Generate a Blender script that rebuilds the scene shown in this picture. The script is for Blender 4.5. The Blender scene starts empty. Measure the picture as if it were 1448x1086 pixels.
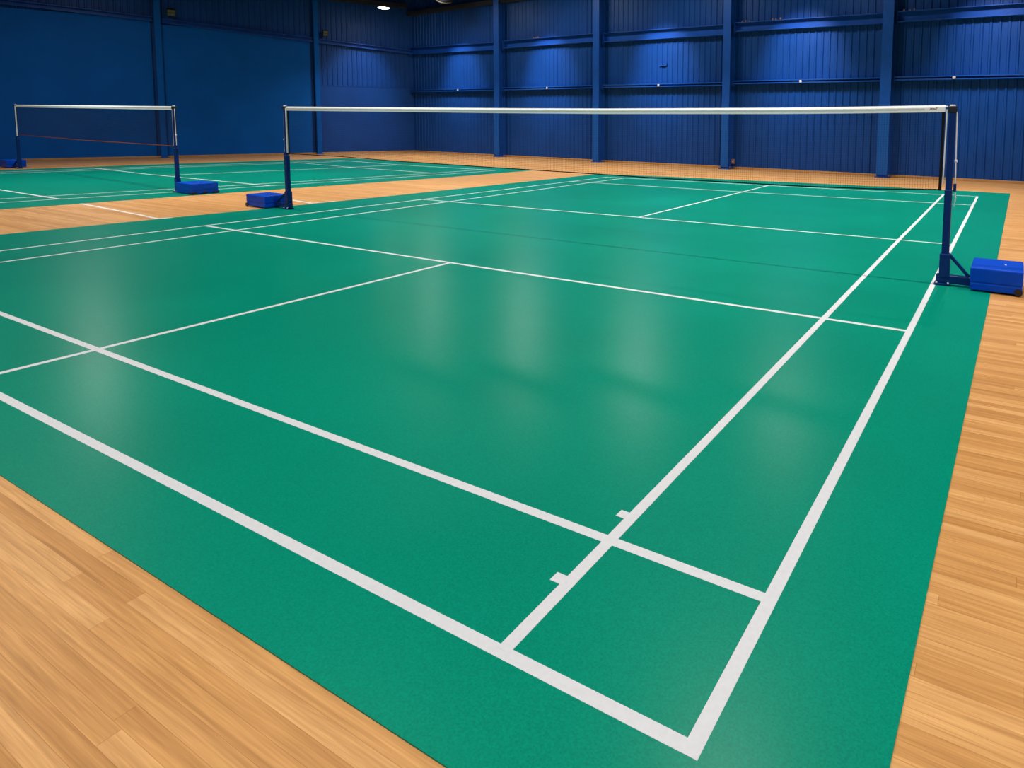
import bpy, bmesh, math, random
from mathutils import Vector, Matrix
random.seed(7)
SC = bpy.context.scene
COL = SC.collection

# ------------------------------------------------------------------ materials
def srgb(r, g, b):
    f = lambda c: (c/255/12.92) if c/255 <= .04045 else ((c/255+.055)/1.055)**2.4
    return (f(r), f(g), f(b), 1)

class Nodes:
    def __init__(s, name):
        s.m = bpy.data.materials.new(name); s.m.use_nodes = True
        s.t = s.m.node_tree; s.b = s.t.nodes['Principled BSDF']
    def n(s, kind, **kw):
        x = s.t.nodes.new(kind)
        for k, v in kw.items():
            if k.startswith('i_'): x.inputs[k[2:].replace('_', ' ')].default_value = v
            else: setattr(x, k, v)
        return x
    def l(s, a, b): s.t.links.new(a, b)

def mat(name, col, rough=.5, metal=0., spec=.5, noise=.0, nscale=8., bump=0., bscale=200., coat=0.):
    N = Nodes(name); b = N.b
    b.inputs['Base Color'].default_value = col
    b.inputs['Roughness'].default_value = rough
    b.inputs['Metallic'].default_value = metal
    b.inputs['Specular IOR Level'].default_value = spec
    b.inputs['Coat Weight'].default_value = coat
    tc = N.n('ShaderNodeTexCoord')
    if noise:
        nz = N.n('ShaderNodeTexNoise', i_Scale=nscale, i_Detail=5.)
        N.l(tc.outputs['Object'], nz.inputs['Vector'])
        mx = N.n('ShaderNodeMixRGB', blend_type='MULTIPLY')
        mr = N.n('ShaderNodeMapRange')
        mr.inputs['From Min'].default_value = .3; mr.inputs['From Max'].default_value = .7
        mr.inputs['To Min'].default_value = 1-noise; mr.inputs['To Max'].default_value = 1+noise*.4
        N.l(nz.outputs['Fac'], mr.inputs['Value'])
        mx.inputs['Fac'].default_value = 1; mx.inputs['Color1'].default_value = col
        N.l(mr.outputs['Result'], mx.inputs['Color2']); N.l(mx.outputs['Color'], b.inputs['Base Color'])
    if bump:
        n2 = N.n('ShaderNodeTexNoise', i_Scale=bscale, i_Detail=3.)
        N.l(tc.outputs['Object'], n2.inputs['Vector'])
        bp = N.n('ShaderNodeBump', i_Strength=bump, i_Distance=.002)
        N.l(n2.outputs['Fac'], bp.inputs['Height']); N.l(bp.outputs['Normal'], b.inputs['Normal'])
    return N.m

def wood_floor():
    N = Nodes('oak_strip_floor'); b = N.b
    tc = N.n('ShaderNodeTexCoord')
    def mth(op, x, y=None):
        n = N.n('ShaderNodeMath', operation=op)
        for i, v in enumerate((x, y)):
            if v is None: continue
            if isinstance(v, (int, float)): n.inputs[i].default_value = v
            else: N.l(v, n.inputs[i])
        return n.outputs[0]
    PW, PL = .052, 2.1                                  # strip width and mean length
    sep = N.n('ShaderNodeSeparateXYZ'); N.l(tc.outputs['Object'], sep.inputs[0])
    yr = mth('DIVIDE', sep.outputs[1], PW); row = mth('FLOOR', yr); fy = mth('SUBTRACT', yr, row)
    wn = N.n('ShaderNodeTexWhiteNoise', noise_dimensions='1D'); N.l(row, wn.inputs['W'])
    xr = mth('ADD', mth('DIVIDE', sep.outputs[0], PL), mth('MULTIPLY', wn.outputs['Value'], 7.3))
    pid = mth('FLOOR', xr); fx = mth('SUBTRACT', xr, pid)
    cid = N.n('ShaderNodeCombineXYZ'); N.l(row, cid.inputs[0]); N.l(pid, cid.inputs[1])
    wp = N.n('ShaderNodeTexWhiteNoise', noise_dimensions='2D'); N.l(cid.outputs[0], wp.inputs['Vector'])
    e1 = mth('LESS_THAN', mth('MINIMUM', fy, mth('SUBTRACT', 1., fy)), .012)
    e2 = mth('LESS_THAN', mth('MINIMUM', fx, mth('SUBTRACT', 1., fx)), .0004)
    seam_f = mth('MAXIMUM', e1, e2)
    # grain: noise stretched along the strips, shifted per strip
    sc = N.n('ShaderNodeVectorMath', operation='MULTIPLY'); sc.inputs[1].default_value = (1.0, 34, 1)
    N.l(tc.outputs['Object'], sc.inputs[0])
    sh = N.n('ShaderNodeVectorMath', operation='MULTIPLY_ADD')
    sh.inputs[1].default_value = (17, 5, 31)
    N.l(wp.outputs['Color'], sh.inputs[0]); N.l(sc.outputs[0], sh.inputs[2])
    g1 = N.n('ShaderNodeTexNoise', i_Scale=1.3, i_Detail=6., i_Roughness=.62, i_Distortion=1.1)
    N.l(sh.outputs[0], g1.inputs['Vector'])
    sc2 = N.n('ShaderNodeVectorMath', operation='MULTIPLY'); sc2.inputs[1].default_value = (6, 190, 1)
    N.l(tc.outputs['Object'], sc2.inputs[0])
    g2 = N.n('ShaderNodeTexNoise', i_Scale=1., i_Detail=3.)
    N.l(sc2.outputs[0], g2.inputs['Vector'])
    # tone per strip
    tone = N.n('ShaderNodeValToRGB')
    e = tone.color_ramp.elements
    e[0].position = 0.; e[0].color = WOOD[0]; e[1].position = 1.; e[1].color = WOOD[2]
    m = e.new(.5); m.color = WOOD[1]
    N.l(wp.outputs['Value'], tone.inputs['Fac'])
    gr = N.n('ShaderNodeMapRange'); gr.inputs['From Min'].default_value = .28; gr.inputs['From Max'].default_value = .72
    gr.inputs['To Min'].default_value = .72; gr.inputs['To Max'].default_value = 1.17
    N.l(g1.outputs['Fac'], gr.inputs['Value'])
    gf = N.n('ShaderNodeMapRange'); gf.inputs['From Min'].default_value = .3; gf.inputs['From Max'].default_value = .7
    gf.inputs['To Min'].default_value = .9; gf.inputs['To Max'].default_value = 1.07
    N.l(g2.outputs['Fac'], gf.inputs['Value'])
    mu = N.n('ShaderNodeMath', operation='MULTIPLY'); N.l(gr.outputs[0], mu.inputs[0]); N.l(gf.outputs[0], mu.inputs[1])
    pw = N.n('ShaderNodeGamma'); 
    cv = N.n('ShaderNodeCombineColor')
    # darker grain is also a little redder
    p2 = N.n('ShaderNodeMath', operation='POWER'); p2.inputs[1].default_value = 1.25
    p3 = N.n('ShaderNodeMath', operation='POWER'); p3.inputs[1].default_value = 1.6
    N.l(mu.outputs[0], p2.inputs[0]); N.l(mu.outputs[0], p3.inputs[0])
    N.l(mu.outputs[0], cv.inputs[0]); N.l(p2.outputs[0], cv.inputs[1]); N.l(p3.outputs[0], cv.inputs[2])
    mx = N.n('ShaderNodeMixRGB', blend_type='MULTIPLY'); mx.inputs['Fac'].default_value = 1
    N.l(tone.outputs['Color'], mx.inputs['Color1']); N.l(cv.outputs[0], mx.inputs['Color2'])
    seam = N.n('ShaderNodeMixRGB', blend_type='MULTIPLY')
    seam.inputs['Color2'].default_value = (.62, .5, .4, 1)
    sf = N.n('ShaderNodeMath', operation='MULTIPLY'); sf.inputs[1].default_value = .7
    N.l(seam_f, sf.inputs[0]); N.l(sf.outputs[0], seam.inputs['Fac'])
    N.l(mx.outputs['Color'], seam.inputs['Color1'])
    N.l(seam.outputs['Color'], b.inputs['Base Color'])
    b.inputs['Roughness'].default_value = .42; b.inputs['Specular IOR Level'].default_value = .32
    return N.m

def mat_green():
    N = Nodes('green_vinyl'); b = N.b
    tc = N.n('ShaderNodeTexCoord')
    big = N.n('ShaderNodeTexNoise', i_Scale=.8, i_Detail=4.); N.l(tc.outputs['Object'], big.inputs['Vector'])
    fine = N.n('ShaderNodeTexNoise', i_Scale=170., i_Detail=2.); N.l(tc.outputs['Object'], fine.inputs['Vector'])
    r1 = N.n('ShaderNodeMapRange'); r1.inputs['From Min'].default_value = .3; r1.inputs['From Max'].default_value = .7
    r1.inputs['To Min'].default_value = .93; r1.inputs['To Max'].default_value = 1.06; N.l(big.outputs['Fac'], r1.inputs['Value'])
    r2 = N.n('ShaderNodeMapRange'); r2.inputs['From Min'].default_value = .3; r2.inputs['From Max'].default_value = .7
    r2.inputs['To Min'].default_value = .85; r2.inputs['To Max'].default_value = 1.14; N.l(fine.outputs['Fac'], r2.inputs['Value'])
    mu = N.n('ShaderNodeMath', operation='MULTIPLY'); N.l(r1.outputs[0], mu.inputs[0]); N.l(r2.outputs[0], mu.inputs[1])
    mx = N.n('ShaderNodeMixRGB', blend_type='MULTIPLY'); mx.inputs['Fac'].default_value = 1
    mx.inputs['Color1'].default_value = GREEN; N.l(mu.outputs[0], mx.inputs['Color2'])
    N.l(mx.outputs['Color'], b.inputs['Base Color'])
    bp = N.n('ShaderNodeBump', i_Strength=.12, i_Distance=.0006)
    v = N.n('ShaderNodeTexNoise', i_Scale=230., i_Detail=2.); N.l(tc.outputs['Object'], v.inputs['Vector'])
    N.l(v.outputs['Fac'], bp.inputs['Height']); N.l(bp.outputs['Normal'], b.inputs['Normal'])
    b.inputs['Roughness'].default_value = .28; b.inputs['Specular IOR Level'].default_value = .12
    return N.m

def emis(name, col, s):
    N = Nodes(name); N.b.inputs['Base Color'].default_value = (.8, .8, .8, 1)
    N.b.inputs['Emission Color'].default_value = col; N.b.inputs['Emission Strength'].default_value = s
    return N.m

WOOD = [(.57, .265, .074, 1), (.675, .335, .105, 1), (.75, .395, .14, 1)]
GREEN = (.0005, .245, .152, 1)
M = dict(
    floor=wood_floor(), green=mat_green(),
    line=mat('white_line_paint', (.69, .69, .70, 1), .5, noise=.05, nscale=60),
    paint=mat('worn_white_paint', (.8, .76, .7, 1), .5, noise=.15, nscale=20),
    sheet=mat('blue_sheet_metal', (.006, .064, .30, 1), .45, spec=.25, noise=.12, nscale=1.5),
    panel=mat('navy_wall_panel', (.001, .11, .48, 1), .6, spec=.12, noise=.09, nscale=1.2),
    steel=mat('blue_painted_steel', (.010, .088, .43, 1), .42, spec=.25, noise=.1, nscale=4),
    pad=mat('blue_column_padding', (.010, .10, .42, 1), .6, spec=.15, bump=.2, bscale=40),
    skirting=mat('oak_skirting', (.56, .28, .09, 1), .45, noise=.15, nscale=6),
    roof=mat('dark_roof', (.012, .016, .03, 1), .8),
    plainwall=mat('painted_wall', (.05, .12, .3, 1), .8),
    box=mat('bright_blue_plastic', (.0, .06, .52, 1), .4, spec=.12, noise=.06, nscale=12),
    post=mat('navy_powder_coat', (.0, .022, .14, 1), .38, spec=.25),
    black=mat('black_rubber', (.006, .006, .008, 1), .5),
    chrome=mat('pale_cord', (.75, .75, .78, 1), .5),
    tape=mat('white_net_tape', (.95, .96, .94, 1), .7, noise=.12, nscale=90),
    grey=mat('grey_print', (.62, .67, .65, 1), .7),
    red=mat('dark_red_print', (.28, .03, .015, 1), .6),
    net=mat('dark_net_twine', (.022, .012, .010, 1), .8, spec=.2),
    hem=mat('black_net_hem', (.006, .006, .007, 1), .8, spec=.2),
    redcord=mat('brown_red_cord', (.16, .03, .015, 1), .8, spec=.2),
    clip=mat('pale_clip', (.7, .6, .62, 1), .5),
    rust=mat('rusty_clip', (.35, .16, .09, 1), .8),
    flood=mat('grey_green_housing', (.10, .11, .07, 1), .6),
    bronze=mat('dull_bronze_reflector', (.16, .11, .05, 1), .45, metal=.3),
    glow=emis('lamp_diffuser', (1, .96, .9, 1), 30.),
)

# ------------------------------------------------------------------ mesh helpers
class MB:
    def __init__(s): s.bm = bmesh.new()
    def quad(s, *p):
        return s.bm.faces.new([s.bm.verts.new(q) for q in p])
    def prism(s, poly, z0, z1):
        a = [s.bm.verts.new((x, y, z0)) for x, y in poly]; b = [s.bm.verts.new((x, y, z1)) for x, y in poly]
        n = len(poly); s.bm.faces.new(a[::-1]); s.bm.faces.new(b)
        for i in range(n): s.bm.faces.new((a[i], a[(i+1) % n], b[(i+1) % n], b[i]))
        return s
    def box(s, x0, x1, y0, y1, z0, z1, mtx=None, bev=0., seg=2):
        t = bmesh.new()
        bmesh.ops.create_cube(t, size=1)
        for v in t.verts:
            v.co = Vector((x0+(v.co.x+.5)*(x1-x0), y0+(v.co.y+.5)*(y1-y0), z0+(v.co.z+.5)*(z1-z0)))
        if bev: bmesh.ops.bevel(t, geom=list(t.edges), offset=bev, segments=seg, affect='EDGES', profile=.5)
        if mtx: bmesh.ops.transform(t, matrix=mtx, verts=t.verts)
        me = bpy.data.meshes.new('t'); t.to_mesh(me); t.free(); s.bm.from_mesh(me); bpy.data.meshes.remove(me)
        return s
    def tube(s, pts, r, n=8, cap=True):
        pts = [Vector(p) for p in pts]; rings = []
        rr = r if isinstance(r, (list, tuple)) else [r]*len(pts)
        for i, p in enumerate(pts):
            d = (pts[min(i+1, len(pts)-1)]-pts[max(i-1, 0)]).normalized()
            a = d.orthogonal().normalized() if i == 0 else (a - d*a.dot(d)).normalized()
            b = d.cross(a)
            rings.append([s.bm.verts.new(p+(a*math.cos(2*math.pi*k/n)+b*math.sin(2*math.pi*k/n))*rr[i]) for k in range(n)])
        for i in range(len(rings)-1):
            for k in range(n): s.bm.faces.new((rings[i][k], rings[i][(k+1) % n], rings[i+1][(k+1) % n], rings[i+1][k]))
        if cap: s.bm.faces.new(rings[0][::-1]); s.bm.faces.new(rings[-1])
        return s
    def lathe(s, prof, n=32, mtx=Matrix()):
        rings = []
        for r, z in prof:
            if r < 1e-6: rings.append([s.bm.verts.new(mtx @ Vector((0, 0, z)))])
            else: rings.append([s.bm.verts.new(mtx @ Vector((r*math.cos(2*math.pi*k/n), r*math.sin(2*math.pi*k/n), z))) for k in range(n)])
        for A, B in zip(rings, rings[1:]):
            for k in range(n):
                k2 = (k+1) % n
                if len(A) == 1: s.bm.faces.new((A[0], B[k], B[k2]))
                elif len(B) == 1: s.bm.faces.new((A[k], B[0], A[k2]))
                else: s.bm.faces.new((A[k], B[k], B[k2], A[k2]))
        return s
    def build(s, name, m, parent=None, smooth=False, mtx=None):
        if mtx: bmesh.ops.transform(s.bm, matrix=mtx, verts=s.bm.verts)
        bmesh.ops.recalc_face_normals(s.bm, faces=s.bm.faces)
        me = bpy.data.meshes.new(name); s.bm.to_mesh(me); s.bm.free()
        if smooth:
            for p in me.polygons: p.use_smooth = True
        me.materials.append(M[m])
        o = bpy.data.objects.new(name, me); COL.objects.link(o)
        if parent: o.parent = parent
        return o

def tag(o, label, cat, group=None):
    o['label'] = label; o['category'] = cat
    if group: o['group'] = group
    return o
def thing(name, label, cat, loc=(0, 0, 0), rz=0, group=None):
    o = bpy.data.objects.new(name, None); COL.objects.link(o)
    o.location = loc; o.rotation_euler = (0, 0, rz); o.empty_display_size = .2
    return tag(o, label, cat, group)
def struct(o): o['kind'] = 'structure'; return o

def interp(tab, x):
    if x <= tab[0][0]: return tab[0][1]
    for (a, u), (b, v) in zip(tab, tab[1:]):
        if x <= b: return u+(v-u)*(x-a)/(b-a)
    return tab[-1][1]

# ------------------------------------------------------------------ the hall
CORNER = Vector((-22.2, 20.712))
BD, BN = Vector((.99351, -.11376)), Vector((-.11376, -.99351))      # along the back wall, into the room
LD, LN = Vector((-.38753, -.92186)), Vector((.92186, -.38753))      # along the left wall, into the room
BLEN, LLEN, HT = 28.6, 27.5, 6.4
def frame(d, n):       # local x along the wall, y into the room
    return Matrix(((d.x, n.x, 0, CORNER.x), (d.y, n.y, 0, CORNER.y), (0, 0, 1, 0), (0, 0, 0, 1)))
FB, FL = frame(BD, BN), frame(LD, LN)
def back(s, n): p = CORNER+BD*s+BN*n; return (p.x, p.y)
def left(s, n): p = CORNER+LD*s+LN*n; return (p.x, p.y)
PBR, PLN = back(BLEN, 0), left(LLEN, 0)
room = [tuple(CORNER), PBR, (PBR[0], PLN[1]), PLN]

floor = struct(MB().prism(room, -.1, 0).build('floor', 'floor'))
struct(MB().prism(room, HT, HT+.1).build('ceiling', 'roof'))
def slab_wall(name, a, b, m):
    a, b = Vector(a), Vector(b); d = (b-a).normalized(); n = Vector((-d.y, d.x))*-.1
    return struct(MB().prism([tuple(a), tuple(b), tuple(b+n), tuple(a+n)], 0, HT).build(name, m))
slab_wall('wall_right', room[2], room[1], 'plainwall')
slab_wall('wall_front', room[3], room[2], 'plainwall')

def corrugated(mb, s0, s1, z0, z1, pitch=.19, dep=.024):
    prof = [(s0, 0)]; s = s0+.02
    while s+pitch < s1:
        prof += [(s+pitch*.60, 0), (s+pitch*.70, dep), (s+pitch*.90, dep), (s+pitch, 0)]; s += pitch
    prof += [(s1, 0)]
    va = [mb.bm.verts.new((x, y, z0)) for x, y in prof]; vb = [mb.bm.verts.new((x, y, z1)) for x, y in prof]
    for i in range(len(prof)-1): mb.bm.faces.new((va[i], va[i+1], vb[i+1], vb[i]))

mb = MB(); corrugated(mb, 0, BLEN, 0, HT); mb.box(0, BLEN, -.1, -.03, 0, HT)
struct(mb.build('wall_back', 'sheet', mtx=FB))
mb = MB(); corrugated(mb, 0, LLEN, 0, HT); mb.box(0, LLEN, -.1, -.03, 0, HT)
wl = struct(mb.build('wall_left', 'sheet', mtx=FL))
# smooth panelling on the left wall: low beside the corner, up to the rail further along
mb = MB(); mb.box(.0, 3.755, .024, .05, 0, 2.68, bev=.004)
mb.box(0, 3.755, .05, .062, 2.655, 2.68)
mb.build('low_panel', 'sheet', wl, mtx=FL)
MB().box(4.06, 8.80, .024, .055, 0, 4.55, bev=.004).build('tall_panel', 'panel', wl, mtx=FL)
MB().box(9.10, 13.7, .024, .055, 0, 4.72, bev=.004).build('tall_panel', 'panel', wl, mtx=FL)
MB().box(14.0, LLEN, .024, .055, 0, 4.9, bev=.004).build('tall_panel', 'panel', wl, mtx=FL)
# skirting
struct(MB().box(0, BLEN, .0, .05, 0, .062, bev=.006).build('baseboard_back', 'skirting', mtx=FB))
struct(MB().box(0, LLEN, .0, .08, 0, .062, bev=.006).build('baseboard_left', 'skirting', mtx=FL))
# eave members above the frame corner
struct(MB().box(.0, BLEN, .03, .28, 5.66, 5.82, bev=.01).build('trim_1', 'roof', mtx=FB))
struct(MB().box(.3, LLEN, .03, .28, 5.95, 6.11, bev=.01).build('trim_2', 'roof', mtx=FL))

# --- I-section columns along the back wall
ORD = ['first', 'second', 'third', 'fourth']
def i_column(mtx, s, w, dep, name, label, pad_to=None, group=None, m='steel'):
    root = thing(name, label, 'column', mtx @ Vector((s, 0, 0)), 0, group)
    R = Matrix.Translation(root.location).inverted() @ mtx @ Matrix.Translation((s, 0, 0))
    f = .016
    poly = [(-w/2, dep), (w/2, dep), (w/2, dep-f), (.008, dep-f), (.008, .03+f), (w/2, .03+f), (w/2, .03), (-w/2, .03), (-w/2, .03+f), (-.008, .03+f), (-.008, dep-f), (-w/2, dep-f)]
    MB().prism(poly, .02, HT-.02).build('shaft', m, root, mtx=R)
    mb = MB(); mb.box(-w/2-.035, w/2+.035, .055, dep+.05, 0, .022, bev=.004)
    for sx in (-1, 1):
        mb.tube([(sx*w*.38, dep+.028, .02), (sx*w*.38, dep+.028, .05)], .012, 6)
    mb.build('base_plate', m, root, mtx=R)
    if pad_to:
        MB().box(-w/2-.004, w/2+.004, dep+.001, dep+.022, .06, pad_to, bev=.006).build('padding', 'pad', root, mtx=R)
    return root
BC = [5.44, 10.17, 14.97, 19.42]
BCW = [.27, .25, .235, .265]
BLAB = ['blue steel column on the back wall nearest the room corner',
        'blue steel column on the back wall, second one from the room corner',
        'blue steel column on the back wall with a small brown socket at its foot',
        'blue steel column on the back wall nearest the right net post']
for s, w, lb, pz in zip(BC, BCW, BLAB, (1.86, 1.87, 1.885, 1.85)):
    i_column(FB, s, w, .35, 'steel_column', lb, pz, 'columns along the back wall')
i_column(FL, 3.84, .17, .2, 'steel_column', 'dark blue column on the left wall nearer the room corner', None, 'columns along the left wall', 'panel')
i_column(FL, 8.9, .18, .2, 'steel_column', 'dark blue column on the left wall behind the far net', None, 'columns along the left wall', 'panel')

# --- wall rails (girts): open C-channels between the columns
def channel(mtx, s0, s1, z0, z1, h, y0, y1, m, root, lip=.03):
    """z0,z1 = underside height at both ends"""
    mb = MB(); t = .007
    prof = [(y1, 0), (y1, lip), (y1-t, lip), (y1-t, t), (y0+t, t), (y0+t, h-t), (y1-t, h-t), (y1-t, h-lip), (y1, h-lip), (y1, h), (y0, h), (y0, 0)]
    A = [mb.bm.verts.new((s0, y, z0+z)) for y, z in prof]; B = [mb.bm.verts.new((s1, y, z1+z)) for y, z in prof]
    n = len(prof); mb.bm.faces.new(A); mb.bm.faces.new(B[::-1])
    for i in range(n): mb.bm.faces.new((A[i], A[(i+1) % n], B[(i+1) % n], B[i]))
    return mb.build('channel', m, root, mtx=mtx)
def rail(mtx, s0, s1, z0, z1, h, y0, y1, label, group, lip, clips=(), rust=(), cleat=True, m='steel'):
    root = thing('wall_rail', label, 'wall rail', mtx @ Vector(((s0+s1)/2, 0, 0)), 0, group)
    R = Matrix.Translation(root.location).inverted() @ mtx
    channel(R, s0, s1, z0, z1, h, y0, y1, m, root, lip)
    if cleat:
        MB().box(s0-.012, s0-.001, .05, y1+.02, z0-.06, z0+h+.02).build('cleat', m, root, mtx=R)
    for cs in clips:
        z = z0+(z1-z0)*(cs-s0)/(s1-s0)
        MB().box(cs-.035, cs+.035, y1, y1+.02, z+.01, z+h*.75, bev=.008).build('clip', 'clip', root, mtx=R)
    for cs in rust:
        z = z0+(z1-z0)*(cs-s0)/(s1-s0)+h
        for k in range(3):
            q = cs+(k-1)*.11+random.uniform(-.03, .03)
            MB().box(q-.022, q+.02, y1-.06, y1-.01, z, z+random.uniform(.03, .06), bev=.006).build('rusty_clip', 'rust', root, mtx=R)
    return root
where = ['between the room corner and the first column', 'between the first and second columns from the corner', 'between the second and third columns from the corner',
         'between the third and fourth columns from the corner', 'right of the fourth column at the right photo edge']
ends = [(.04, 5.28), (5.62, 10.03), (10.34, 14.83), (15.13, 19.27), (19.6, BLEN-.05)]
up = [(4.08, 3.985), (4.01, 3.985), (3.94, 3.875), (3.94, 3.855), (3.86, 3.70)]
uh = [.28, .275, .30, .26, .26]
lo = [(2.515, 2.475), (2.475, 2.455), (2.458, 2.418), (2.452, 2.415), (2.425, 2.33)]
lclip = [(3.1,), (7.85,), (12.55,), (17.15,), (20.95,)]
urust = [(), (7.3,), (), (15.5, 16.4), (19.85,)]
for i in range(5):
    rail(FB, *ends[i], *up[i], uh[i], .05, .20, 'deep blue wall rail, upper row, '+where[i], 'upper rails on the back wall', .02, (), urust[i])
    rail(FB, *ends[i], *lo[i], .10, .05, .20, 'thin blue wall rail, lower row, '+where[i], 'lower rails on the back wall', .03, lclip[i], ())
rail(FL, .06, 3.72, 4.09, 4.29, .155, .05, .18, 'dark blue rail on the left wall, between its inner column and the corner', 'rails on the left wall', .02, (), (), False)
rail(FL, 3.96, 8.76, 4.31, 4.60, .155, .058, .22, 'dark blue rail on the left wall between its two columns', 'rails on the left wall', .02, (), (), False)
rail(FL, 9.04, 15.5, 4.63, 4.93, .155, .058, .22, 'dark blue rail on the left wall above the far net', 'rails on the left wall', .02, (), (), False)

# --- small fittings
def floodlight(s, z, label, w=.26, h=.24):
    root = thing('floodlight', label, 'floodlight', FL @ Vector((s, .03, z)), 0, 'unlit floodlights on the left wall')
    R = Matrix.Translation(root.location).inverted() @ FL @ Matrix.Translation((s, .03, z))
    T = R @ Matrix.Translation((0, .22, 0)) @ Matrix.Rotation(math.radians(-25), 4, 'X')
    MB().box(-w/2, w/2, -.06, .06, -h/2, h/2, bev=.015).build('housing', 'black', root, mtx=T)
    mb = MB(); mb.box(-w*.4, w*.4, .06, .068, -h*.42, -h*.06, bev=.004); mb.box(-w*.4, w*.4, .06, .068, h*.06, h*.42, bev=.004)
    mb.build('lens', 'flood', root, mtx=T)
    MB().tube([(0, .03, -.02), (0, .2, -.02)], .02, 8).box(-.05, .05, .0, .04, -.08, .06).build('bracket', 'flood', root, mtx=R)
floodlight(8.5, 4.97, 'small square dark floodlight above the rail beside the column behind the far net')
floodlight(3.52, 4.68, 'small dark floodlight above the rail next to the column near the room corner', .2, .22)
mb = MB(); mb.box(-.14, .14, .024, .07, -.025, .0, bev=.004); mb.box(-.05, -.02, .024, .07, 0, .05, bev=.004); mb.box(.12, .14, .024, .06, 0, .07, bev=.004)
o = mb.build('wall_bracket', 'steel'); o.matrix_world = FB @ Matrix.Translation((12.6, 0, 3.11))
tag(o, 'small blue bracket fixed to the corrugated wall, middle bay, above the lower rail', 'bracket')
mb = MB(); mb.box(-.045, .045, .0, .05, -.07, .07, bev=.008)
so = mb.build('wall_socket', 'rust'); so.matrix_world = FB @ Matrix.Translation((15.14, .10, .22))
mb = MB(); mb.box(-.02, .02, .05, .056, -.02, .02, bev=.002); mb.build('socket_face', 'clip', so)
tag(so, 'small brown socket box at the foot of a back wall column', 'socket')

# --- pendant lamps
LX = (-21.0, 18.2, 5.56)
root = thing('pendant_lamp', 'lit white pendant lamp hanging near the room corner', 'lamp', LX)
MB().lathe([(.03, .14), (.06, .13), (.10, .09), (.19, .03), (.225, 0), (.215, 0), (.18, .02), (.09, .08), (.03, .12)], 32).build('shade', 'bronze', root, True)
MB().lathe([(0, -.035), (.09, -.03), (.16, -.015), (.205, .004), (0, .006)], 32).build('diffuser', 'glow', root, True)
MB().tube([(0, 0, .13), (0, 0, HT-LX[2])], .008, 8).build('cable', 'flood', root)
MB().lathe([(0, .12), (.035, .12), (.035, .2), (0, .2)], 16).build('lamp_holder', 'black', root)
L2 = (-18.45, 18.75, 5.78)
root = thing('pendant_lamp', 'unlit dark pendant lamp with a bronze rim high in the back corner', 'lamp', L2, 0)
T = Matrix.Rotation(math.radians(38), 4, Vector((.55, .83, 0)))
MB().lathe([(.04, .30), (.10, .28), (.2, .2), (.29, .08), (.32, 0), (.305, 0), (.275, .08), (.19, .18), (.09, .25), (.04, .27)], 32, T).build('shade', 'roof', root, True)
MB().lathe([(.318, .02), (.338, .01), (.338, -.012), (.30, -.012), (.30, .0)], 40, T).build('rim', 'bronze', root, True)
MB().tube([(0, 0, .2), (0, 0, HT-L2[2])], .012, 8).build('cable', 'flood', root)

# ------------------------------------------------------------------ court mats with their lines
TOP = .004
def polyline(root, name, pts, w=.041, z=TOP, m='line'):
    P = [Vector(p) for p in pts]; a, b = [], []
    for i, p in enumerate(P):
        d = (P[min(i+1, len(P)-1)]-P[max(i-1, 0)]).normalized(); n = Vector((-d.y, d.x))*w/2
        a.append(p+n); b.append(p-n)
    mb = MB()
    mb.prism([tuple(v) for v in a]+[tuple(v) for v in b[::-1]], z-.002, z+.0005+LZ[0]); LZ[0] += .00004
    return mb.build(name, m, root)
LZ = [0.]
m1 = MB().prism([(-10.56, .985), (-.176, .985), (-.165, 2.351), (-.137, 6.229), (-.098, 15.50), (-1.2, 15.56), (-2.33, 15.56), (-4.32, 15.50), (-7.13, 15.27), (-9.38, 15.02),
                 (-9.77, 8.648), (-9.992, 6.19), (-10.135, 4.969), (-10.329, 3.194)], 0, TOP).build('court_mat', 'green')
tag(m1, 'large green vinyl badminton court mat in the foreground under the near net', 'court mat', 'green court mats')
polyline(m1, 'baseline', [(-9.09, 1.29), (-.537, 1.2945)])
polyline(m1, 'long_service_line', [(-9.08, 1.893), (-.560, 1.847)])
polyline(m1, 'short_service_line', [(-9.03, 4.842), (-4.72, 4.831), (-.565, 4.833)])
polyline(m1, 'short_service_line', [(-8.905, 8.455), (-4.676, 8.575), (-.605, 8.607)])
polyline(m1, 'long_service_line', [(-8.745, 12.80), (-4.652, 12.80), (-.625, 12.935)])
polyline(m1, 'baseline', [(-8.71, 14.27), (-4.66, 14.40), (-.607, 14.52)])
polyline(m1, 'doubles_sideline', [(-.5575, 1.274), (-.568, 4.834), (-.627, 14.53)])
polyline(m1, 'singles_sideline', [(-1.1035, 1.30), (-1.107, 1.854), (-1.133, 4.848), (-1.172, 8.617), (-1.209, 14.486)])
polyline(m1, 'doubles_sideline', [(-9.09, 1.275), (-9.06, 3.2), (-9.035, 4.6), (-8.896, 8.453), (-8.688, 14.31)])
polyline(m1, 'singles_sideline', [(-8.37, 1.30), (-8.35, 3.2), (-8.342, 4.837), (-8.284, 8.463), (-8.198, 14.251)])
polyline(m1, 'centre_line', [(-4.721, 1.30), (-4.7215, 4.831)])
polyline(m1, 'centre_line', [(-4.676, 8.575), (-4.655, 12.766), (-4.661, 14.394)])
polyline(m1, 'position_mark', [(-1.163, 2.003), (-1.115, 2.002)])
polyline(m1, 'position_mark', [(-1.163, 1.6085), (-1.115, 1.608)])

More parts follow.
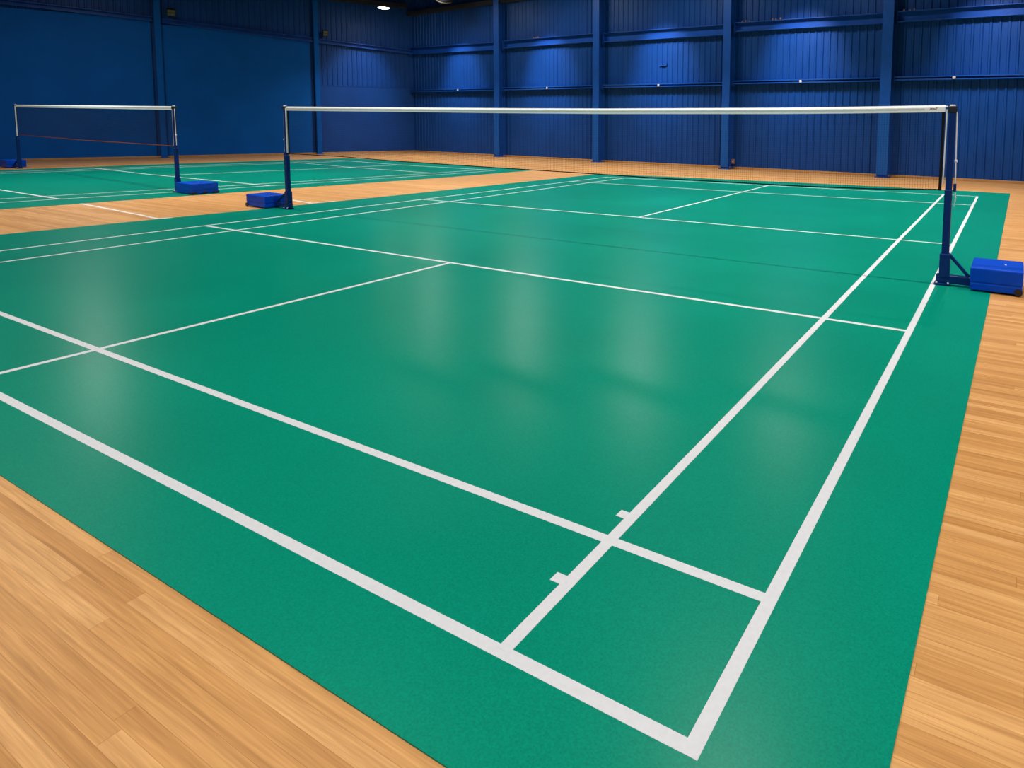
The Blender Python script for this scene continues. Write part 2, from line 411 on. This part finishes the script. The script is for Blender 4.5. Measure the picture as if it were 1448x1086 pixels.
m2 = MB().prism([(-23.9, 2.2), (-13.4, 2.0), (-13.155, 4.09), (-12.72, 6.9), (-12.33, 9.3), (-11.82, 12.09), (-11.55, 14.98), (-13.047, 15.19), (-16.24, 15.541), (-20.351, 15.954),
                 (-20.9, 14.2), (-22.1, 10.232), (-22.72, 7.3)], 0, TOP).build('court_mat', 'green')
tag(m2, 'green badminton court mat lying at the left under the far net', 'court mat', 'green court mats')
polyline(m2, 'doubles_sideline', [(-14.33, 3.0), (-14.145, 4.45), (-13.70, 6.3), (-13.42, 7.7), (-12.98, 10.0), (-12.46, 12.95), (-12.35, 14.45)])
polyline(m2, 'singles_sideline', [(-15.0, 3.0), (-14.80, 4.6), (-14.34, 6.6), (-13.97, 7.9), (-13.48, 10.3), (-12.97, 13.2), (-12.8, 14.42)])
polyline(m2, 'short_service_line', [(-22.6, 5.35), (-16.76, 5.2), (-14.03, 5.14)], .05)
polyline(m2, 'short_service_line', [(-21.93, 8.82), (-18.7, 8.585), (-17.735, 8.55), (-13.30, 8.46)], .05)
polyline(m2, 'centre_line', [(-17.735, 8.557), (-16.75, 11.9), (-16.118, 14.451)], .05)
polyline(m2, 'long_service_line', [(-19.66, 13.378), (-16.58, 12.98), (-12.95, 12.75)], .05)
polyline(m2, 'baseline', [(-19.5, 14.92), (-16.118, 14.47), (-12.35, 14.43)], .05)
polyline(m2, 'doubles_sideline', [(-22.5, 5.0), (-21.93, 6.9), (-21.1, 9.68), (-19.70, 14.2), (-19.5, 14.92)], .06)
polyline(m2, 'singles_sideline', [(-21.9, 5.0), (-21.3, 6.9), (-20.5, 9.6), (-19.1, 14.0), (-18.9, 14.85)], .045)
polyline(m2, 'centre_line', [(-18.4, 3.0), (-18.1, 5.22)], .05)
# white marking painted on the timber between the mats
polyline(floor, 'painted_marking', [(-13.03, 5.06), (-10.765, 4.905), (-10.2, 4.845)], .05, .0006, 'paint')
polyline(floor, 'painted_marking', [(-10.222, 4.80), (-10.16, 5.02)], .05, .0006, 'paint')
polyline(floor, 'painted_marking', [(-10.78, 7.2), (-10.02, 7.095)], .06, .0006, 'paint')
polyline(floor, 'painted_marking', [(-10.03, 7.05), (-9.965, 7.5)], .05, .0006, 'paint')

# ------------------------------------------------------------------ net posts
def net_post(label, x, y, h, out, box, rz, w0=.059, w1=.052, cord=.006, arm=True, side_feet=False, tail=True):
    """out = +1/-1: side the weighted base lies on; box = (x0, x1, y0, y1, height) from the post"""
    root = thing('net_post', label, 'net post', (x, y, .002), rz, 'wheeled badminton net posts')
    x0, x1, y0, y1, bh = box
    near = x0 if out > 0 else x1
    joint = .83
    mb = MB(); mb.box(-w0/2, w0/2, -w0/2, w0/2, .06, joint, bev=.012, seg=3)
    mb.box(-w1/2, w1/2, -w1/2, w1/2, joint-.02, h-.045, bev=.012, seg=3)
    mb.build('pole', 'post', root)
    MB().box(-.034, .034, -.034, .034, h-.058, h-.004, bev=.01, seg=3).build('cap', 'black', root)
    MB().lathe([(0, h-.006), (.022, h-.006), (.024, h), (.02, h+.008), (0, h+.008)], 20).build('pulley', 'chrome', root, True)
    MB().box(-.041, .041, -.041, .041, .07, .275, bev=.006).build('sleeve', 'post', root)
    a0, a1 = (-.062, near+.01) if out > 0 else (near-.01, .062)
    MB().box(a0, a1, -.032, .032, .022, .092, bev=.006).build('arm', 'post', root)
    MB().box(-.075, .05, -.055, .055, .004, .022, bev=.004).build('foot_plate', 'post', root)
    for sx in (-.055, .035):
        MB().tube([(sx, -.045, .02), (sx, -.045, .032)], .008, 8).build('bolt', 'chrome', root)
    if abs(near) > .12:
        bx = abs(near)-.02
        d = Vector((out*(bx-.035), 0, -.165)); L = d.length
        T = Matrix.Translation((out*.036, 0, .262)) @ Vector((0, 0, -1)).rotation_difference(d).to_matrix().to_4x4()
        MB().box(-.012, .012, -.016, .016, -L-.01, 0, T, bev=.003).build('brace', 'post', root)
    # weight box: lower tray and cover with a fine joint
    mb = MB(); mb.box(x0+.003, x1-.003, y0+.003, y1-.003, .014, .075, bev=.008)
    mb.box(x0+.006, x1-.006, y0+.006, y1-.006, .07, .085)
    mb.box(x0, x1, y0, y1, .079, bh, bev=.013, seg=3)
    bx = mb.build('weight_box', 'box', root)
    MB().tube([((x0+x1)/2+.06, (y0+y1)/2, bh-.002), ((x0+x1)/2+.06, (y0+y1)/2, bh+.003)], .009, 10).build('screw', 'chrome', bx)
    for wx in ((x1-.03,) if out > 0 else (x0+.03,)):
        for wy, sg in ((y0, -1), (y1, 1)):
            MB().tube([(wx, wy-sg*.004, .034), (wx, wy+sg*.014, .034)], .030, 20).tube([(wx, wy+sg*.014, .034), (wx, wy+sg*.017, .034)], .012, 10).build('wheel', 'black', bx)
    if side_feet:
        for wy in (y0+.06, (y0+y1)/2, y1-.06):
            MB().box(x1-.004, x1+.016, wy-.035, wy+.035, .004, .05, bev=.008).build('wheel', 'black', bx)
    # tension cords: one on the court side, one outside with a hook and a loose end
    c = -out
    MB().tube([(c*.04, -.012, h-.03), (c*.043, -.012, (h+joint)/2), (c*.046, -.012, joint+.04)], cord, 8).build('cord', 'chrome', root)
    mb = MB(); zs = [h-.05, h-.35, joint+.13, joint+.05]
    mb.tube([(-c*(.036), -.006, zs[0]), (-c*.041, -.006, zs[1]), (-c*.047, -.006, zs[2]), (-c*.047, -.006, zs[3])], .0055 if out > 0 else .002, 8)
    mb.lathe([(0, -.016), (.012, -.008), (.012, .008), (0, .016)], 10, Matrix.Translation((-c*.045, -.006, joint+.24)))
    mb.build('cord', 'chrome', root)
    MB().box(-c*.047-.012, -c*.047+.012, -.014, .004, joint-.02, joint+.05, bev=.006).build('cord_grip', 'post', root)
    if tail:
        mb = MB(); mb.tube([(-c*.049, -.006, joint-.02), (-c*.053, -.008, joint-.08), (-c*.047, -.004, joint-.15)], .0025, 6)
        mb.tube([(-c*.055, -.006, joint-.02), (-c*.060, -.008, joint-.07), (-c*.055, -.004, joint-.11)], .002, 6)
        mb.build('cord_end', 'chrome', root)
    return root
R_ = math.radians
net_post('navy net post at the right of the near net with a bright blue weight box', -.497, 6.413, 1.535, 1, (.203, .585, -.132, .355, .203), 0)
net_post('navy net post at the left end of the near net with blue weight box', -9.629, 6.427, 1.575, -1, (-.86, -.32, -.19, .19, .196), R_(-3), .066, .044, .012, tail=False)
net_post('navy net post at the right end of the far net, blue box on its right', -13.513, 6.797, 1.60, 1, (.07, .70, -.07, .40, .20), R_(-5), .064, .05, .007, side_feet=True, tail=False)
net_post('navy net post at the left edge of the photo holding the far net', -23.037, 7.637, 1.70, -1, (-1.12, -.46, -.16, .26, .21), R_(-5), .066, .05, .014, tail=False)

# ------------------------------------------------------------------ nets
def build_net(label, A, B, topz, botz, tape_h, tape_t, cell, cordmat, mark=False, hem=.02, r=.0008, cord_r=.006):
    A, B = Vector(A), Vector(B); d = (B-A); L = d.length
    root = thing('badminton_net', label, 'net', (A.x, A.y, 0), math.atan2(d.y, d.x), 'badminton nets')
    tz = lambda x: interp(topz, x); bz = lambda x: interp(botz, x)
    mb = MB(); n = int(L/cell)
    def strand(p, q):
        mb.tube([p, q], r, 3, False)
    for i in range(1, n):
        x = L*i/n; strand((x, 0, bz(x)), (x, 0, tz(x)-tape_h*.6))
    rows = int((topz[0][1]-botz[0][1])/cell); SEG = 28
    for j in range(rows):
        f = j/rows
        mb.tube([(L*k/SEG, 0, bz(L*k/SEG)+(tz(L*k/SEG)-tape_h*.6-bz(L*k/SEG))*f) for k in range(SEG+1)], r, 3, False)
    mb.build('netting', 'net', root)
    mb = MB(); S = 48
    pr = [(-tape_t/2, -tape_h*.30), (-tape_t/2, -tape_h), (tape_t/2, -tape_h), (tape_t/2, -tape_h*.30), (0, .003)]
    rings = [[mb.bm.verts.new((L*k/S, y, tz(L*k/S)+z)) for y, z in pr] for k in range(S+1)]
    for a, b in zip(rings, rings[1:]):
        for k in range(5): mb.bm.faces.new((a[k], a[(k+1) % 5], b[(k+1) % 5], b[k]))
    mb.bm.faces.new(rings[0]); mb.bm.faces.new(rings[-1][::-1])
    tp = mb.build('top_tape', 'tape', root)
    # woven stripe along the middle of the tape
    mb = MB()
    for k in range(S):
        x0, x1 = L*k/S, L*(k+1)/S
        if mark and x1 > L-.16: x1 = max(x0, L-.16)
        if x1 > x0: mb.box(x0, x1, -tape_t/2-.0006, -tape_t/2, 0, tape_h*.3, Matrix.Translation((0, 0, tz((x0+x1)/2)-tape_h*.70)))
    mb.build('stripe', 'grey', tp)
    if mark:      # small illegible slanted word printed near the right end
        mb = MB(); x = L-.128; z = tz(L-.1)-tape_h*.5
        sh = Matrix(((1, 0, .35, 0), (0, 1, 0, 0), (0, 0, 1, 0), (0, 0, 0, 1)))
        T = Matrix.Translation((x, -tape_t/2-.0008, z)) @ sh
        def bar(u0, u1, v0, v1): mb.box(u0, u1, -.0006, .0006, v0, v1, T)
        bar(.0, .014, -.010, -.006); bar(.011, .015, -.010, .010)                       # j
        bar(.019, .022, -.005, .006); bar(.026, .029, -.005, .006); bar(.019, .029, .003, .006); bar(.019, .029, -.005, -.002)
        bar(.032, .035, -.005, .006); bar(.039, .042, -.005, .006); bar(.032, .042, .003, .006)
        bar(.045, .048, -.005, .006); bar(.045, .054, -.0005, .0015); bar(.045, .054, -.005, -.002)
        bar(.058, .062, -.005, .011); bar(.055, .068, .008, .011)
        mb.build('printed_mark', 'red', tp)
    for x in (hem/2, L-hem/2):
        MB().box(x-hem/2, x+hem/2, -.006, .006, bz(x)-.01, tz(x)-(tape_h if x > L/2 else tape_h*.9), bev=.003).build('side_hem', 'hem', root)
    mb = MB(); mb.tube([(L*k/S, 0, bz(L*k/S)) for k in range(S+1)], cord_r, 6); mb.build('bottom_cord', cordmat, root)
    for (x0, x1, z) in ((-.025, .0, tz(0)-.012), (L, L+.02, tz(L)-.01)):
        MB().tube([(x0, 0, z), (x1, 0, z)], .006, 8).build('head_cord', 'chrome', root)
    return root
X0 = -9.568
build_net('wide dark badminton net with a white top tape across the near court', (X0, 6.42), (-.553, 6.414),
          [(0, 1.566), (1.3, 1.553), (2.9, 1.54), (4.3, 1.528), (5.6, 1.52), (7.6, 1.522), (8.3, 1.529), (9.02, 1.540)],
          [(0, .858), (1.2, .853), (2.3, .829), (4.06, .811), (5.5, .80), (6.2, .791), (7.8, .788), (8.5, .80), (9.02, .825)], .056, .020, .021, 'hem', True, .024)
build_net('small far badminton net with a white top tape at the left', (-22.95, 7.629), (-13.57, 6.802),
          [(0, 1.695), (2.6, 1.668), (5.45, 1.64), (7.5, 1.616), (9.45, 1.595)], [(0, .91), (4.7, .865), (9.45, .862)], .062, .020, .024, 'redcord', False, .012, .0008, .010)

# ------------------------------------------------------------------ light
def spot(loc, power, ang, blend, target, r=.2, col=(1, .97, .93)):
    d = bpy.data.lights.new('lamp_light', 'SPOT'); d.energy = power; d.spot_size = math.radians(ang); d.spot_blend = blend
    d.shadow_soft_size = r; d.color = col
    o = bpy.data.objects.new('lamp_light', d); COL.objects.link(o); o.location = loc
    o.rotation_euler = (Vector(target)-Vector(loc)).to_track_quat('-Z', 'Y').to_euler()
def disc(loc, power, size, col=(1, .97, .93), spread=150):
    d = bpy.data.lights.new('hall_and_fill_light', 'AREA'); d.shape = 'DISK'; d.size = size; d.energy = power; d.color = col; d.spread = math.radians(spread)
    o = bpy.data.objects.new('hall_and_fill_light', d); COL.objects.link(o); o.location = loc
WASH = (.84, .90, 1)
for s, pw in ((3.2, 430), (7.8, 480), (12.6, 480), (17.1, 480), (21.7, 360)):      # row along the back wall
    a = back(s, 2.4); b = back(s, .1); c = back(s, 2.5)
    spot((a[0], a[1], 5.2), pw*1.1, 52, 1., (b[0], b[1], 3.12), .12, WASH)
    disc((c[0], c[1], 5.9), 44, .5, spread=88)  # added fill, lifts the floor at the foot of the back wall
a = left(2.2, .2)
spot((LX[0], LX[1], LX[2]-.06), 460, 62, 1., (a[0], a[1], 2.75), .1, WASH)
for s, n, pw in ((4.3, 2.6, 60), (9.0, 2.6, 78), (13.6, 2.7, 74), (18.0, 2.8, 48)):
    c = back(s, n); disc((c[0], c[1], 5.9), pw, .95, (.93, 1, .97), spread=180)
for x in (-17, -11, -5, -.5, 4.5):                        # rows over the courts
    for y in (-3, .2, 3.2):
        disc((x, y, 6.15), 90 if x > 4 else 66, .6, spread=160)
for x in (-17, -12.4, -7, -2.4, 2.5):
    disc((x, 6.45, 6.15), 78, .06, spread=100)
for x in (-20, -15, -10, -5, -.5):
    disc((x, 10.6, 6.15), 105 if x > -18 else 60, .12, spread=100)
    disc((x, 14.4+.1*-x, 6.15), 76, .6, spread=106)  # added fill row that brightens the far floor
for y in (3, 8.5):
    disc((-21.5, y, 6.15), 90, .6, spread=170)  # added fill pair, brightens the left wall
disc((-19.5, 6.5, 6.15), 40, .5, spread=110)  # one more added fill, for the timber and mat at the left

w = bpy.data.worlds.new('World'); SC.world = w; w.use_nodes = True
w.node_tree.nodes['Background'].inputs['Color'].default_value = (.05, .07, .12, 1)
w.node_tree.nodes['Background'].inputs['Strength'].default_value = .2

# ------------------------------------------------------------------ camera
cd = bpy.data.cameras.new('camera'); cam = bpy.data.objects.new('camera', cd); COL.objects.link(cam)
f = Vector((-.5025073, .85972928, -.09138916)); r = Vector((.86301885, .50512893, .00657463)); u = Vector((-.05181571, .07556677, .99579355))
mw = Matrix.Identity(4)
for i in range(3): mw[i][0] = r[i]; mw[i][1] = u[i]; mw[i][2] = -f[i]
mw.translation = Vector((0, 0, 1.3977))
cam.matrix_world = mw
cd.sensor_fit = 'HORIZONTAL'; cd.sensor_width = 36; cd.lens = 965.58*36/1448
cd.shift_x = -(875.33-724)/1448; cd.shift_y = -(543-258.53)/1448
cd.clip_start = .05; cd.clip_end = 200
SC.camera = cam
vs = SC.view_settings
vs.view_transform = 'Standard'; vs.look = 'None'; vs.exposure = 0; vs.gamma = 1; vs.use_curve_mapping = False
